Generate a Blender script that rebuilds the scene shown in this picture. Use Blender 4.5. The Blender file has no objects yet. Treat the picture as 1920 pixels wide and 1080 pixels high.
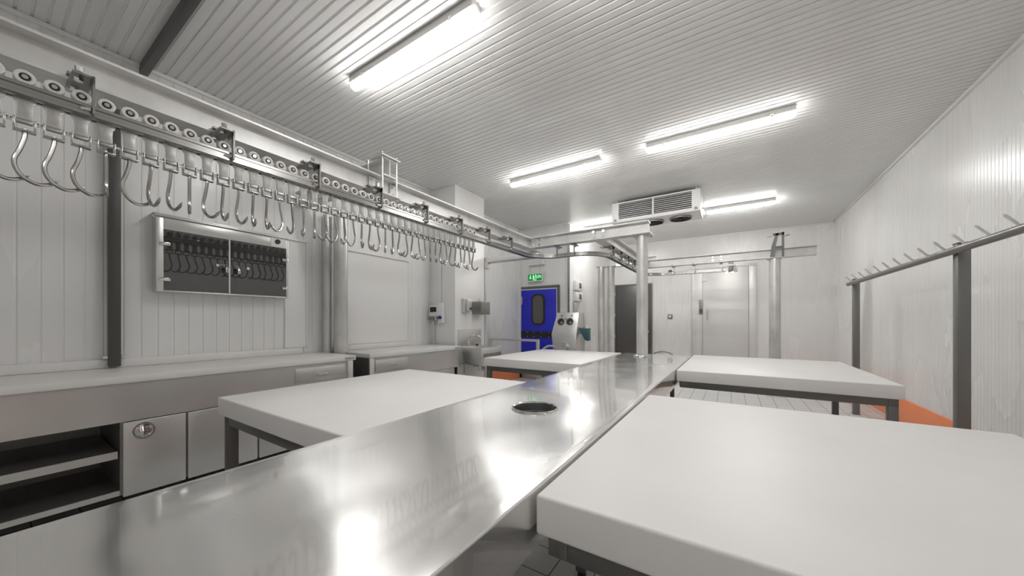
import bpy, bmesh, math, random
from math import sin, cos, pi, radians
from mathutils import Vector, Matrix

random.seed(7)
scene = bpy.context.scene
COL = scene.collection

# ------------------------------------------------------------------ camera, world, exposure
F_PX, HORIZON, YAW = 644.0, 603.0, math.atan(411 / 644.0)
cam_data = bpy.data.cameras.new('camera')
cam = bpy.data.objects.new('camera', cam_data)
COL.objects.link(cam)
cam_data.sensor_width = 36.0
cam_data.lens = 36.0 * F_PX / 1920.0
cam_data.shift_y = (HORIZON - 540.0) / 1920.0
cam_data.clip_start = 0.02
cam.location = (0, 0, 1.32)
cam.rotation_euler = (pi / 2, 0, YAW)
scene.camera = cam

world = bpy.data.worlds.new('world')
scene.world = world
world.use_nodes = True
world.node_tree.nodes['Background'].inputs[0].default_value = (0.8, 0.79, 0.77, 1)
world.node_tree.nodes['Background'].inputs[1].default_value = 0.05

vs = scene.view_settings
vs.view_transform = 'Standard'
vs.look = 'None'
vs.gamma = 1.0
vs.exposure = 0.0
vs.use_curve_mapping = False
LAMP = 42.0

# ------------------------------------------------------------------ room numbers (metres)
LX, RX, BY, DY, FY = -4.19, 1.874, 9.95, 6.97, -3.2
CZ = 3.475
PX, PY0, PY1 = -3.65, 4.06, 4.81          # pillar at the left wall
DX = -2.98                                # corner of the exit-door block

# ------------------------------------------------------------------ materials
def mat(name, col, rough=0.5, metal=0.0, spec=0.5, noise=None, bump=None, emit=None, aniso=None, ior=None, coat=0):
    m = bpy.data.materials.new(name)
    m.use_nodes = True
    nt = m.node_tree
    b = nt.nodes['Principled BSDF']
    b.inputs['Base Color'].default_value = (*col, 1)
    b.inputs['Roughness'].default_value = rough
    b.inputs['Metallic'].default_value = metal
    b.inputs['Specular IOR Level'].default_value = spec
    b.inputs['Coat Weight'].default_value = coat
    if ior: b.inputs['IOR'].default_value = ior
    if emit:
        b.inputs['Emission Color'].default_value = (*emit[0], 1)
        b.inputs['Emission Strength'].default_value = emit[1]
    tc = None
    def tex(scale, stretch, detail=4):
        nonlocal tc
        if tc is None:
            tc = nt.nodes.new('ShaderNodeTexCoord')
        mp = nt.nodes.new('ShaderNodeMapping')
        mp.inputs['Scale'].default_value = stretch
        n = nt.nodes.new('ShaderNodeTexNoise')
        n.inputs['Scale'].default_value = scale
        n.inputs['Detail'].default_value = detail
        nt.links.new(tc.outputs['Object'], mp.inputs['Vector'])
        nt.links.new(mp.outputs[0], n.inputs['Vector'])
        return n
    if noise:                      # (scale, stretch, lo, hi, roughness swing)
        n = tex(noise[0], noise[1])
        r = nt.nodes.new('ShaderNodeMapRange')
        r.inputs['From Min'].default_value = 0.3
        r.inputs['From Max'].default_value = 0.7
        r.inputs['To Min'].default_value = noise[2]
        r.inputs['To Max'].default_value = noise[3]
        nt.links.new(n.outputs['Fac'], r.inputs['Value'])
        mx = nt.nodes.new('ShaderNodeMix')
        mx.data_type = 'RGBA'
        mx.blend_type = 'MULTIPLY'
        mx.inputs['Factor'].default_value = 1.0
        mx.inputs['A'].default_value = (*col, 1)
        nt.links.new(r.outputs[0], mx.inputs['B'])
        nt.links.new(mx.outputs['Result'], b.inputs['Base Color'])
        if len(noise) > 4:
            r2 = nt.nodes.new('ShaderNodeMapRange')
            r2.inputs['From Min'].default_value = 0.3
            r2.inputs['From Max'].default_value = 0.7
            r2.inputs['To Min'].default_value = rough - noise[4]
            r2.inputs['To Max'].default_value = rough + noise[4]
            nt.links.new(n.outputs['Fac'], r2.inputs['Value'])
            nt.links.new(r2.outputs[0], b.inputs['Roughness'])
    if bump:                       # (scale, stretch, strength, distance)
        n = tex(bump[0], bump[1], 2)
        bp = nt.nodes.new('ShaderNodeBump')
        bp.inputs['Strength'].default_value = bump[2]
        bp.inputs['Distance'].default_value = bump[3]
        nt.links.new(n.outputs['Fac'], bp.inputs['Height'])
        nt.links.new(bp.outputs[0], b.inputs['Normal'])
    return m

M = {}
M['panel'] = mat('white_wall_panel', (.82, .815, .802), .26, 0, .5, noise=(1.3, (1, 1, .3), .97, 1.03, .05))
M['ceil'] = mat('white_ceiling_panel', (.76, .755, .745), .13, 0, .5)
M['sheet'] = mat('white_hygiene_sheet', (.84, .835, .822), .38, 0, .5)
M['trimw'] = mat('white_trim', (.82, .815, .80), .35)
M['poly'] = mat('white_polyethylene', (.78, .765, .75), .42, 0, .4, noise=(2.2, (1, 1, 1), .97, 1.02))
M['steel'] = mat('brushed_steel', (.66, .655, .64), .33, .7, noise=(2.5, (1, 1, 1), .95, 1.05, .06))
M['steel_top'] = mat('polished_steel_sheet', (.92, .912, .895), .25, 1.0, noise=(2.5, (1, 1, 1), .94, 1.04, .03),
                     bump=(.8, (1.8, 1, 1), 1.0, .055), coat=1.0)
def brushed(m, tangent, an):            # brushing marks: roughness stretched across the brush direction
    nt = m.node_tree; b = nt.nodes['Principled BSDF']
    v = nt.nodes.new('ShaderNodeCombineXYZ')
    for k in range(3): v.inputs[k].default_value = tangent[k]
    nt.links.new(v.outputs[0], b.inputs['Tangent'])
    b.inputs['Anisotropic'].default_value = an
    b.inputs['Coat Roughness'].default_value = .05
    b.inputs['Coat IOR'].default_value = 1.8
brushed(M['steel_top'], (.985, -.165, 0), .95)
M['steel_dark'] = mat('dull_steel', (.30, .297, .285), .38, .8)
M['chrome'] = mat('chrome', (.75, .75, .74), .1, 1.0)
M['galv'] = mat('galvanised_steel', (.70, .695, .68), .42, .5, noise=(5, (1, 1, .5), .84, 1.12, .08))
M['galv_col'] = mat('galvanised_column', (.66, .655, .64), .36, .6, noise=(6, (1, 1, .45), .82, 1.15, .08))
M['rod'] = mat('hook_steel', (.43, .425, .41), .24, 1.0)
M['plate'] = mat('hanger_plate_steel', (.50, .495, .48), .38, .9, noise=(25, (1, 1, 1), .8, 1.15))
M['nylon'] = mat('white_nylon', (.68, .67, .63), .4)
M['black'] = mat('black_rubber', (.02, .02, .02), .5)
M['darkgrey'] = mat('dark_grey_paint', (.07, .069, .066), .45)
M['frame'] = mat('grey_steel_tube', (.17, .168, .162), .36, .6)
M['rack'] = mat('grey_rack_steel', (.20, .197, .19), .36, .6)
M['orange'] = mat('orange_epoxy', (.93, .29, .115), .45)
M['blue'] = mat('blue_door_paint', (.022, .028, .56), .4)
M['glass'] = mat('dark_tinted_glass', (.030, .030, .029), .02, 0, .5, ior=1.9)
M['winglass'] = mat('grey_window_glass', (.12, .115, .11), .1)
M['darkdoor'] = mat('dark_grey_door', (.085, .084, .081), .3)
M['coldsteel'] = mat('cold_store_steel', (.74, .732, .715), .42, .25, noise=(1.2, (.3, 1, 2.2), .93, 1.05, .04))
M['fin'] = mat('dark_fins', (.12, .12, .12), .45, .5)
M['lamp'] = mat('lamp_diffuser', (.9, .9, .88), .4, emit=((1, .99, .972), LAMP))
M['lamp_boosted'] = mat('boosted_lamp_diffuser', (.9, .9, .88), .4, emit=((1, .99, .972), LAMP * 1.9))  # same lamps, glow raised in the far row to brighten the back wall
M['lamp_body'] = mat('lamp_housing', (.7, .69, .67), .4)
M['green'] = mat('exit_sign_green', (.0, .12, .03), .4, emit=((.0, .22, .045), .6))
M['greenlit'] = mat('exit_sign_pictograms', (.5, .9, .6), .4, emit=((.35, 1, .5), .9))
M['teal'] = mat('teal_motor_paint', (.03, .10, .11), .4)
M['bluecap'] = mat('blue_plastic', (.02, .02, .20), .35)
M['label'] = mat('pale_label', (.55, .55, .54), .5)
M['ink'] = mat('dark_ink', (.05, .05, .05), .6)

def tile_mat():
    m = bpy.data.materials.new('grey_floor_tiles')
    m.use_nodes = True
    nt = m.node_tree
    b = nt.nodes['Principled BSDF']
    tc = nt.nodes.new('ShaderNodeTexCoord')
    br = nt.nodes.new('ShaderNodeTexBrick')
    br.offset = 0.0
    br.inputs['Color1'].default_value = (.70, .697, .687, 1)
    br.inputs['Color2'].default_value = (.66, .657, .648, 1)
    br.inputs['Mortar'].default_value = (.16, .16, .155, 1)
    br.inputs['Scale'].default_value = 1.0
    br.inputs['Mortar Size'].default_value = .004
    br.inputs['Brick Width'].default_value = .2
    br.inputs['Row Height'].default_value = .2
    nt.links.new(tc.outputs['Object'], br.inputs['Vector'])
    nt.links.new(br.outputs['Color'], b.inputs['Base Color'])
    b.inputs['Roughness'].default_value = .35
    return m
M['tile'] = tile_mat()

# ------------------------------------------------------------------ mesh builder
class MB:
    def __init__(self):
        self.bm = bmesh.new()
    def box(self, x0, x1, y0, y1, z0, z1):
        x0, x1 = min(x0, x1), max(x0, x1); y0, y1 = min(y0, y1), max(y0, y1); z0, z1 = min(z0, z1), max(z0, z1)
        v = [self.bm.verts.new(p) for p in ((x0,y0,z0),(x1,y0,z0),(x1,y1,z0),(x0,y1,z0),(x0,y0,z1),(x1,y0,z1),(x1,y1,z1),(x0,y1,z1))]
        for f in ((0,3,2,1),(4,5,6,7),(0,1,5,4),(1,2,6,5),(2,3,7,6),(3,0,4,7)):
            self.bm.faces.new([v[i] for i in f])
        return self
    def tube(self, pts, r, n=12, caps=True):
        pts = [Vector(p) for p in pts]
        rs = r if isinstance(r, (list, tuple)) else [r] * len(pts)
        t0 = (pts[1] - pts[0]).normalized()
        ref = Vector((0, 0, 1)) if abs(t0.z) < .9 else Vector((1, 0, 0))
        nrm = t0.cross(ref).normalized()
        rings = []
        for i, p in enumerate(pts):
            if i == 0: t = t0
            elif i == len(pts) - 1: t = (pts[i] - pts[i-1]).normalized()
            else: t = ((pts[i+1] - pts[i]).normalized() + (pts[i] - pts[i-1]).normalized()).normalized()
            nrm = (nrm - t * nrm.dot(t)).normalized()
            bi = t.cross(nrm)
            rings.append([self.bm.verts.new(p + (nrm * cos(2*pi*k/n) + bi * sin(2*pi*k/n)) * rs[i]) for k in range(n)])
        for a, b in zip(rings, rings[1:]):
            for k in range(n):
                self.bm.faces.new((a[k], a[(k+1) % n], b[(k+1) % n], b[k]))
        if caps:
            self.bm.faces.new(rings[0][::-1]); self.bm.faces.new(rings[-1])
        return self
    def ring(self, p0, p1, ro, ri, n=24):           # hollow cylinder
        p0, p1 = Vector(p0), Vector(p1)
        t = (p1 - p0).normalized()
        ref = Vector((0, 0, 1)) if abs(t.z) < .9 else Vector((1, 0, 0))
        a = t.cross(ref).normalized(); b = t.cross(a)
        def rg(p, r): return [self.bm.verts.new(p + (a * cos(2*pi*k/n) + b * sin(2*pi*k/n)) * r) for k in range(n)]
        A, B, C, D = rg(p0, ro), rg(p1, ro), rg(p1, ri), rg(p0, ri)
        for P, Q in ((A, B), (B, C), (C, D), (D, A)):
            for k in range(n):
                self.bm.faces.new((P[k], P[(k+1) % n], Q[(k+1) % n], Q[k]))
        return self
    def prism(self, poly, axis, a0, a1):            # polygon extruded along an axis; poly in the two other axes in order
        def pt(u, v, w):
            return {'x': (w, u, v), 'y': (u, w, v), 'z': (u, v, w)}[axis]
        A = [self.bm.verts.new(pt(u, v, a0)) for u, v in poly]
        B = [self.bm.verts.new(pt(u, v, a1)) for u, v in poly]
        n = len(poly)
        for k in range(n):
            self.bm.faces.new((A[k], A[(k+1) % n], B[(k+1) % n], B[k]))
        self.bm.faces.new(A[::-1]); self.bm.faces.new(B)
        return self
    def sweep(self, path, prof, closed_ends=True):  # plan path [(x,y)], profile [(n, z)] n = to the right of travel
        pts = [Vector((p[0], p[1])) for p in path]
        rings = []
        for i, p in enumerate(pts):
            d0 = (pts[i] - pts[i-1]).normalized() if i else (pts[1] - pts[0]).normalized()
            d1 = (pts[i+1] - pts[i]).normalized() if i < len(pts) - 1 else d0
            t = (d0 + d1).normalized()
            sc = 1 / max(.3, t.dot(d0))
            nr = Vector((t.y, -t.x)) * sc
            rings.append([self.bm.verts.new((p.x + nr.x * q[0], p.y + nr.y * q[0], q[1])) for q in prof])
        n = len(prof)
        for a, b in zip(rings, rings[1:]):
            for k in range(n):
                self.bm.faces.new((a[k], a[(k+1) % n], b[(k+1) % n], b[k]))
        self.bm.faces.new(rings[0][::-1]); self.bm.faces.new(rings[-1])
        return self
    def dome(self, c, r, h, n=16, m=5):             # half ellipsoid pointing up (+z)
        rings = []
        for j in range(m):
            a = pi / 2 * j / m
            rings.append([self.bm.verts.new((c[0] + r*cos(a)*cos(2*pi*k/n), c[1] + r*cos(a)*sin(2*pi*k/n), c[2] + h*sin(a))) for k in range(n)])
        top = self.bm.verts.new((c[0], c[1], c[2] + h))
        for a, b in zip(rings, rings[1:]):
            for k in range(n): self.bm.faces.new((a[k], a[(k+1) % n], b[(k+1) % n], b[k]))
        for k in range(n): self.bm.faces.new((rings[-1][k], rings[-1][(k+1) % n], top))
        self.bm.faces.new(rings[0][::-1])
        return self
    def ibeam(self, axis, a0, a1, c, z0, h=.16, w=.15, tw=.009, tf=.012):
        z1 = z0 + h
        poly = [(c-w/2,z0),(c+w/2,z0),(c+w/2,z0+tf),(c+tw/2,z0+tf),(c+tw/2,z1-tf),(c+w/2,z1-tf),(c+w/2,z1),(c-w/2,z1),(c-w/2,z1-tf),(c-tw/2,z1-tf),(c-tw/2,z0+tf),(c-w/2,z0+tf)]
        return self.prism(poly, 'y' if axis == 'y' else 'x', a0, a1)
    def nut(self, p, axis, r, h):
        p = Vector(p); d = {'x': Vector((1,0,0)), 'y': Vector((0,1,0)), 'z': Vector((0,0,1))}[axis]
        return self.tube([p, p + d * h], r, 6)
    def build(self, name, material, parent=None, bevel=0.0, seg=2, smooth=True):
        bm = self.bm
        bmesh.ops.recalc_face_normals(bm, faces=bm.faces)
        if bevel:
            ed = [e for e in bm.edges if len(e.link_faces) == 2 and e.calc_face_angle(0) > .6]
            bmesh.ops.bevel(bm, geom=ed, offset=bevel, segments=seg, affect='EDGES', profile=.5, clamp_overlap=True)
        me = bpy.data.meshes.new(name)
        if parent is not None:
            off = Vector((0, 0, 0)); q = parent
            while q is not None:
                off += q.location; q = q.parent
            bmesh.ops.translate(bm, verts=bm.verts, vec=-off)
        bm.to_mesh(me); bm.free()
        if smooth:
            for p in me.polygons: p.use_smooth = True
            me.set_sharp_from_angle(angle=radians(35))
        me.materials.append(M[material] if isinstance(material, str) else material)
        o = bpy.data.objects.new(name, me)
        COL.objects.link(o)
        if parent is not None: o.parent = parent
        return o

def tag(o, label=None, cat=None, group=None, kind=None):
    if label: o['label'] = label
    if cat: o['category'] = cat
    if group: o['group'] = group
    if kind: o['kind'] = kind
    return o

def thing(name, loc, label, cat, group=None):
    o = bpy.data.objects.new(name, None)
    o.empty_display_size = .1
    COL.objects.link(o)
    o.location = loc
    return tag(o, label, cat, group)

def struct(o, label=None, cat=None):
    return tag(o, label, cat, None, 'structure')

def kids(o):
    return [c for c in COL.objects if c.parent == o]

def copy_tree(o, parent=None):
    c = o.copy(); COL.objects.link(c)
    if parent is not None: c.parent = parent
    for ch in list(o.children): copy_tree(ch, c)
    return c

def smooth_path(pts, n=6):                           # Catmull-Rom
    P = [Vector(p) for p in pts]
    P = [P[0] * 2 - P[1]] + P + [P[-1] * 2 - P[-2]]
    out = []
    for i in range(1, len(P) - 2):
        for k in range(n):
            t = k / n
            a, b, c, d = P[i-1], P[i], P[i+1], P[i+2]
            out.append(.5 * ((2*b) + (c - a)*t + (2*a - 5*b + 4*c - d)*t*t + (3*b - a - 3*c + d)*t**3))
    out.append(P[-2])
    return out

def text_obj(name, s, size, loc, rot, material, parent, depth=.001, sx=1):
    cu = bpy.data.curves.new(name, 'FONT')
    cu.body = s; cu.size = size; cu.extrude = depth
    cu.align_x = 'CENTER'; cu.align_y = 'CENTER'
    tmp = bpy.data.objects.new(name, cu)
    COL.objects.link(tmp)
    bpy.context.view_layer.update()
    me = bpy.data.meshes.new_from_object(tmp.evaluated_get(bpy.context.evaluated_depsgraph_get()))
    bpy.data.objects.remove(tmp)
    me.transform(Matrix.LocRotScale(None, None, Vector((sx, 1, 1))))
    me.materials.clear(); me.materials.append(M[material])
    o = bpy.data.objects.new(name, me)
    COL.objects.link(o)
    o.rotation_euler = rot
    off = Vector((0, 0, 0)); q = parent
    while q is not None:
        off += q.location; q = q.parent
    o.location = Vector(loc) - off
    o.parent = parent
    return o

# ------------------------------------------------------------------ the room shell
def groove_profile(u0, u1, period, gw, gd):
    """points (u, depth) of a panel face with shallow V-sided grooves"""
    pts = [(u0, 0)]
    u = u0 + period / 2
    while u + gw < u1:
        pts += [(u, 0), (u + gw * .3, -gd), (u + gw * .7, -gd), (u + gw, 0)]
        u += period
    pts.append((u1, 0))
    return pts

def strip_mesh(name, pts, to3a, to3b, material):
    bm = bmesh.new()
    A = [bm.verts.new(to3a(u, d)) for u, d in pts]
    B = [bm.verts.new(to3b(u, d)) for u, d in pts]
    for i in range(len(pts) - 1):
        bm.faces.new((A[i], A[i+1], B[i+1], B[i]))
    A2 = [bm.verts.new(to3a(u, -.08)) for u in (pts[0][0], pts[-1][0])]
    B2 = [bm.verts.new(to3b(u, -.08)) for u in (pts[0][0], pts[-1][0])]
    bm.faces.new((A2[0], B2[0], B2[1], A2[1]))
    me = bpy.data.meshes.new(name); bm.to_mesh(me); bm.free()
    me.materials.append(M[material])
    o = bpy.data.objects.new(name, me); COL.objects.link(o)
    return o

o = strip_mesh('ceiling', groove_profile(FY, BY, .0675, .020, .007),
               lambda u, d: (LX, u, CZ - d), lambda u, d: (RX, u, CZ - d), 'ceil')
struct(o, 'white ribbed metal panel ceiling', 'ceiling')
G = (.1, .014, .0045)
struct(strip_mesh('wall_left', groove_profile(FY, DY, *G), lambda u, d: (LX + d, u, 0), lambda u, d: (LX + d, u, CZ), 'panel'), 'long white ribbed panel wall on the left', 'wall')
struct(strip_mesh('wall_right', groove_profile(FY, BY, .05, .008, .0022), lambda u, d: (RX - d, u, 0), lambda u, d: (RX - d, u, CZ), 'panel'), 'white ribbed panel wall on the right', 'wall')
struct(strip_mesh('wall_back', groove_profile(DX, RX, .05, .008, .0022), lambda u, d: (u, BY - d, 0), lambda u, d: (u, BY - d, CZ), 'panel'), 'far white ribbed panel wall with the cold store door', 'wall')
struct(strip_mesh('wall_exit', groove_profile(LX, DX, .4, .008, .002), lambda u, d: (u, DY - d, 0), lambda u, d: (u, DY - d, CZ), 'panel'), 'white wall around the blue door', 'wall')
struct(strip_mesh('wall_return', groove_profile(DY, BY, .1, .010, .0022), lambda u, d: (DX + d, u, 0), lambda u, d: (DX + d, u, CZ), 'panel'), 'white wall running back from the blue door to the far wall', 'wall')
struct(strip_mesh('wall_front', groove_profile(LX, RX, .1, .010, .0022), lambda u, d: (u, FY + d, 0), lambda u, d: (u, FY + d, CZ), 'panel'), 'white wall behind the camera', 'wall')
struct(MB().box(LX, RX, FY, BY, -.1, 0).build('floor', 'tile'), 'grey tiled floor', 'floor')
struct(MB().box(LX - .02, PX, PY0, PY1, 0, CZ).build('wall_pillar', 'sheet', bevel=.004), 'smooth white boxed pillar beside the wash basin', 'pillar')

# orange sanitary curbs
def curb(name, x0, x1, y0, y1, label):
    struct(MB().box(x0, x1, y0, y1, 0, .33).build(name, 'orange', bevel=.012), label, 'baseboard')
curb('baseboard_right', RX - .02, RX, FY, BY, 'orange kerb along the right wall')
curb('baseboard_left', LX, LX + .03, 4.82, DY, 'orange kerb between pillar and blue door')
curb('baseboard_exit', LX, -4.30 + .12, DY - .03, DY, 'orange kerb beside the blue door')
curb('baseboard_return', DX, DX + .03, DY - .03, BY, 'orange kerb behind the round posts')
curb('baseboard_back', DX, RX, BY - .03, BY, 'orange kerb along the far wall')

# narrow cover strips on the walls
def strip(name, *b):
    struct(MB().box(*b).build(name, 'trimw', bevel=.003), 'white cover strip', 'trim')
strip('trim_1', LX, LX + .03, FY, PY0, CZ - .03, CZ)
strip('trim_2', RX - .03, RX, FY, BY, CZ - .03, CZ)
strip('trim_3', DX, RX, BY - .03, BY, CZ - .03, CZ)
strip('trim_4', LX, DX, DY - .03, DY, CZ - .03, CZ)
strip('trim_5', DX - .06, DX + .04, DY - .04, DY + .05, 0, CZ - .03)
strip('trim_6', LX, LX + .03, DY - .12, DY - .0, 0, CZ - .03)

# ------------------------------------------------------------------ ceiling lamps
def lamp(x0, x1, y, label, group=None, glow='lamp'):
    zc = CZ - .070
    t = thing('ceiling_lamp', ((x0 + x1) / 2, y, CZ), label, 'lamp', group)
    MB().box(x0 + .006, x1 - .006, y - .048, y + .048, zc + .012, CZ).build('housing', 'lamp_body', t, bevel=.006)
    # rounded diffuser with tapered ends
    mb = MB(); bm = mb.bm
    rings = []
    n = 14
    for k, (x, s) in enumerate(((x0, .55), (x0 + .012, .85), (x0 + .05, 1), (x1 - .05, 1), (x1 - .012, .85), (x1, .55))):
        rings.append([bm.verts.new((x, y + .042 * s * math.copysign(abs(cos(pi + pi * j / (n - 1))) ** .7, cos(pi + pi * j / (n - 1))), zc + .012 + .047 * s * sin(pi + pi * j / (n - 1)))) for j in range(n)])
    for a, b in zip(rings, rings[1:]):
        for j in range(n):
            bm.faces.new((a[j], a[(j + 1) % n], b[(j + 1) % n], b[j]))
    bm.faces.new(rings[0]); bm.faces.new(rings[-1][::-1])
    mb.build('diffuser', glow, t)
    for x in (x0 + .2, x1 - .2):
        for s in (-1, 1):
            MB().box(x - .015, x + .015, y + s * .050 - .0015, y + s * .050 + .003, zc - .002, zc + .03).build('clip', 'chrome', t)
XA, XB = (-2.84, -1.44), (-.875, .55)
lamp(*XA, 1.82, 'long lit tube lamp on the ceiling, the nearest and largest, above the hooks')
lamp(*XA, 4.43, 'lit tube lamp on the ceiling, left of the two middle lamps')
lamp(*XB, 4.42, 'lit tube lamp on the ceiling, right of the two middle lamps')
lamp(-.44, .66, 7.52, 'lit tube lamp on the ceiling just right of the cooler unit', None, 'lamp_boosted')
lamp(-2.85, -1.9, 7.52, 'lit tube lamp on the ceiling behind the crossing beam, left of the cooler unit', None, 'lamp_boosted')
lamp(*XB, 1.82, 'lit tube lamp on the ceiling above the camera, out of the frame')
lamp(*XB, -1.6, 'added fill tube lamp on the ceiling behind the camera, out of the frame')  # unseen fill lamp, added to light the faces turned towards the camera
# dark ceiling beam and its wall post
o = MB().box(LX + .01, -1.2, .745, .797, 3.40, CZ).build('ceiling_beam', 'darkgrey', None, bevel=.004)
tag(o, 'dark grey steel beam crossing the ceiling at the upper left', 'beam')
t = thing('wall_post', (-4.13, .60, .98), 'dark square steel post on the left wall behind the hooks', 'post')
MB().box(-4.165, -4.095, .568, .632, .965, 3.34).build('post_tube', 'darkgrey', t, bevel=.006)
for s in (-1, 1):
    MB().box(-4.165, -4.11, .60 + s * .048 - .012, .60 + s * .048 + .012, 1.03, 1.05).build('bolt', 'galv', t)

# ------------------------------------------------------------------ overhead beams
BZ = 2.45
t = thing('overhead_beam', (-2.675, 1.0, BZ), 'long galvanised I-beam running over the row of meat hooks', 'beam')
MB().ibeam('y', FY + .05, 4.67 + .3, -2.675, BZ).build('beam_body', 'galv', t)
for y in (1.90, 2.12):
    MB().box(-2.668, -2.655, y - .05, y + .05, BZ + .02, BZ + .14).build('splice_plate', 'galv', t)
    for dy in (-.03, .03):
        for dz in (.045, .115):
            MB().nut((-2.656, y + dy, BZ + dz), 'x', .011, .012).build('bolt', 'chrome', t)
t = thing('overhead_beam', (-1.7, 4.67, BZ), 'galvanised I-beam crossing from the hook beam to the round table column', 'beam')
MB().ibeam('x', -2.59, -.885, 4.67, BZ).build('beam_body', 'galv', t)
MB().box(-2.61, -2.42, 4.655, 4.667, BZ + .02, BZ + .145).build('splice_plate', 'galv', t)
for x in (-2.56, -2.47, -1.62, -1.48):
    for dz in (.045, .115):
        MB().tube([(x, 4.655, BZ + dz), (x, 4.640, BZ + dz)], .019, 10).build('bolt', 'chrome', t)
o = MB().ibeam('y', 4.76, 7.60, -1.55, BZ).build('overhead_beam', 'galv')
tag(o, 'galvanised I-beam running away above the curved rail, behind the round column', 'beam')
t = thing('overhead_beam', (0, 7.68, BZ), 'long galvanised I-beam in front of the cold store wall', 'beam')
MB().ibeam('x', -1.72, 1.22, 7.68, BZ).build('beam_body', 'galv', t)
for x in (-.30, -.16):
    for dz in (.05, .11):
        MB().tube([(x, 7.67, BZ + dz), (x, 7.655, BZ + dz)], .016, 8).build('bolt', 'chrome', t)
o = MB().ibeam('x', -2.3, -1.42, 8.2, BZ + .17).build('overhead_beam', 'galv')
tag(o, 'short higher I-beam end seen just right of the round table column', 'beam')
# stub beam over the hook beam with its threaded clamp
o = MB().ibeam('x', LX + .04, -2.57, 2.0, BZ + .162, .16, .13).build('overhead_beam', 'galv')
tag(o, 'short I-beam from the left wall resting on the hook beam under the rod clamp', 'beam')
t = thing('beam_clamp', (-2.6, 2.0, BZ - .02), 'four-rod clamp with end plates holding two beams together above the hooks', 'clamp')
MB().box(-2.72, -2.55, 1.90, 2.10, BZ + .324, BZ + .336).build('top_plate', 'galv', t)
MB().box(-2.80, -2.54, 1.90, 2.10, BZ - .014, BZ - .002).build('bottom_plate', 'galv', t)
for x in (-2.575, -2.70 - .075):
    for y in (1.925, 2.075):
        r = MB().tube([(x, y, BZ - .035), (x, y, BZ + (.36 if x > -2.6 else .33))], .0075, 8).build('threaded_rod', 'galv', t)
        MB().nut((x, y, BZ - .028), 'z', .014, .012).build('nut', 'chrome', r)
        MB().nut((x, y, BZ + .337), 'z', .014, .012).build('nut', 'chrome', r)

# far clamp on the cold store beam
t = thing('beam_clamp', (.68, 7.66, BZ), 'dark bracket clamp standing on the cold store beam above its round post', 'clamp')
MB().prism([(.58, BZ - .002), (.60, BZ + .2), (.66, BZ + .42), (.70, BZ + .42), (.66, BZ + .2), (.64, BZ - .002)], 'y', 7.56, 7.60).build('cheek_plate', 'frame', t)
MB().box(.745, .775, 7.56, 7.60, BZ, BZ + .43).build('cheek_plate', 'frame', t)
MB().box(.62, .775, 7.56, 7.60, BZ + .38, BZ + .42).build('top_bar', 'frame', t)
MB().box(.66, .75, 7.55, 7.60, BZ + .16, BZ + .19).build('shelf_plate', 'frame', t)
for x in (.56, .81):
    MB().tube([(x - .03, 7.58, BZ + .36), (x + .04, 7.58, BZ + .37)], .018, 8).build('bolt', 'chrome', t)

# ------------------------------------------------------------------ round columns
def column(name, x, y, r, z0, z1, label, plate=None, group=None, collar=None):
    t = thing(name, (x, y, z0), label, 'column', group)
    MB().tube([(x, y, z0), (x, y, z1 - .012)], r, 28).build('shaft', 'galv_col', t)
    if plate:
        MB().box(x - plate, x + plate, y - plate, y + plate, z1 - .012, z1).build('cap_plate', 'galv', t, bevel=.002)
        m = MB()
        for sx in (-1, 1):
            for sy in (-1, 1):
                m.nut((x + sx * plate * .8, y + sy * plate * .8, z1 - .026), 'z', .014, .014)
        m.build('cap_bolts', 'chrome', t)
    MB().box(x - r * 1.6, x + r * 1.6, y - r * 1.6, y + r * 1.6, z0, z0 + .012).build('base_plate', 'galv', t)
    if collar:
        pts = [(x + (r + .028) * cos(a), y + (r + .028) * sin(a), collar) for a in [2 * pi * k / 28 for k in range(29)]]
        MB().tube(pts, .009, 8, False).build('collar_ring', 'chrome', t)
    return t
column('steel_column', -.975, 4.67, .070, 0, BZ, 'round galvanised column rising through the far end of the steel table', .12, None, .879)
column('steel_column', .655, 7.66, .085, 0, BZ, 'round galvanised column in front of the cold store wall, right of its door', .11)
column('steel_column', -2.19, 6.75, .066, 0, 2.42, 'left of the twin round galvanised columns beside the dark door', .08)
column('steel_column', -2.00, 6.77, .066, 0, 2.42, 'right of the twin round galvanised columns beside the dark door', .08)
column('steel_column', -4.0, 2.40, .080, 0, 2.61, 'thick round galvanised column between the two left counters')
column('steel_column', -4.125, 2.305, .05, 0, 2.61, 'slimmer round post close behind the thick column at the left wall')

# ------------------------------------------------------------------ overhead rail
def arc(cx, cy, r, a0, a1, n=10):
    return [(cx + r * cos(radians(a0 + (a1 - a0) * k / n)), cy + r * sin(radians(a0 + (a1 - a0) * k / n))) for k in range(n + 1)]
RXC = -2.54
R0 = .42
path = [(RXC, FY + .1), (RXC, 2.0)] + arc(RXC + R0, 4.66 - R0 + .03, R0, 180, 90) \
     + arc(-1.54 - R0, 4.69 + R0, R0, -90, 0) + [(-1.54, 5.8)] + arc(-1.54 + R0, 7.66 - R0, R0, 180, 90) + [(-.06, 7.66)]
t = thing('overhead_rail', (RXC, 0, 2.27), 'polished twin-bar trolley rail curving from the hook row to the cold store door', 'rail')
RZ0, RZ1 = 2.268, 2.327
fr = [(.006, RZ0), (.024, RZ0), (.036, RZ0 + .006), (.036, RZ0 + .022), (.028, RZ0 + .026), (.028, RZ0 + .040), (.034, RZ0 + .044), (.034, RZ1 - .003), (.030, RZ1), (.006, RZ1)]
MB().sweep(path, fr).build('rail_bar', 'rod', t)
MB().sweep(path, [(-a, b) for a, b in fr][::-1]).build('rail_bar', 'rod', t)

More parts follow.
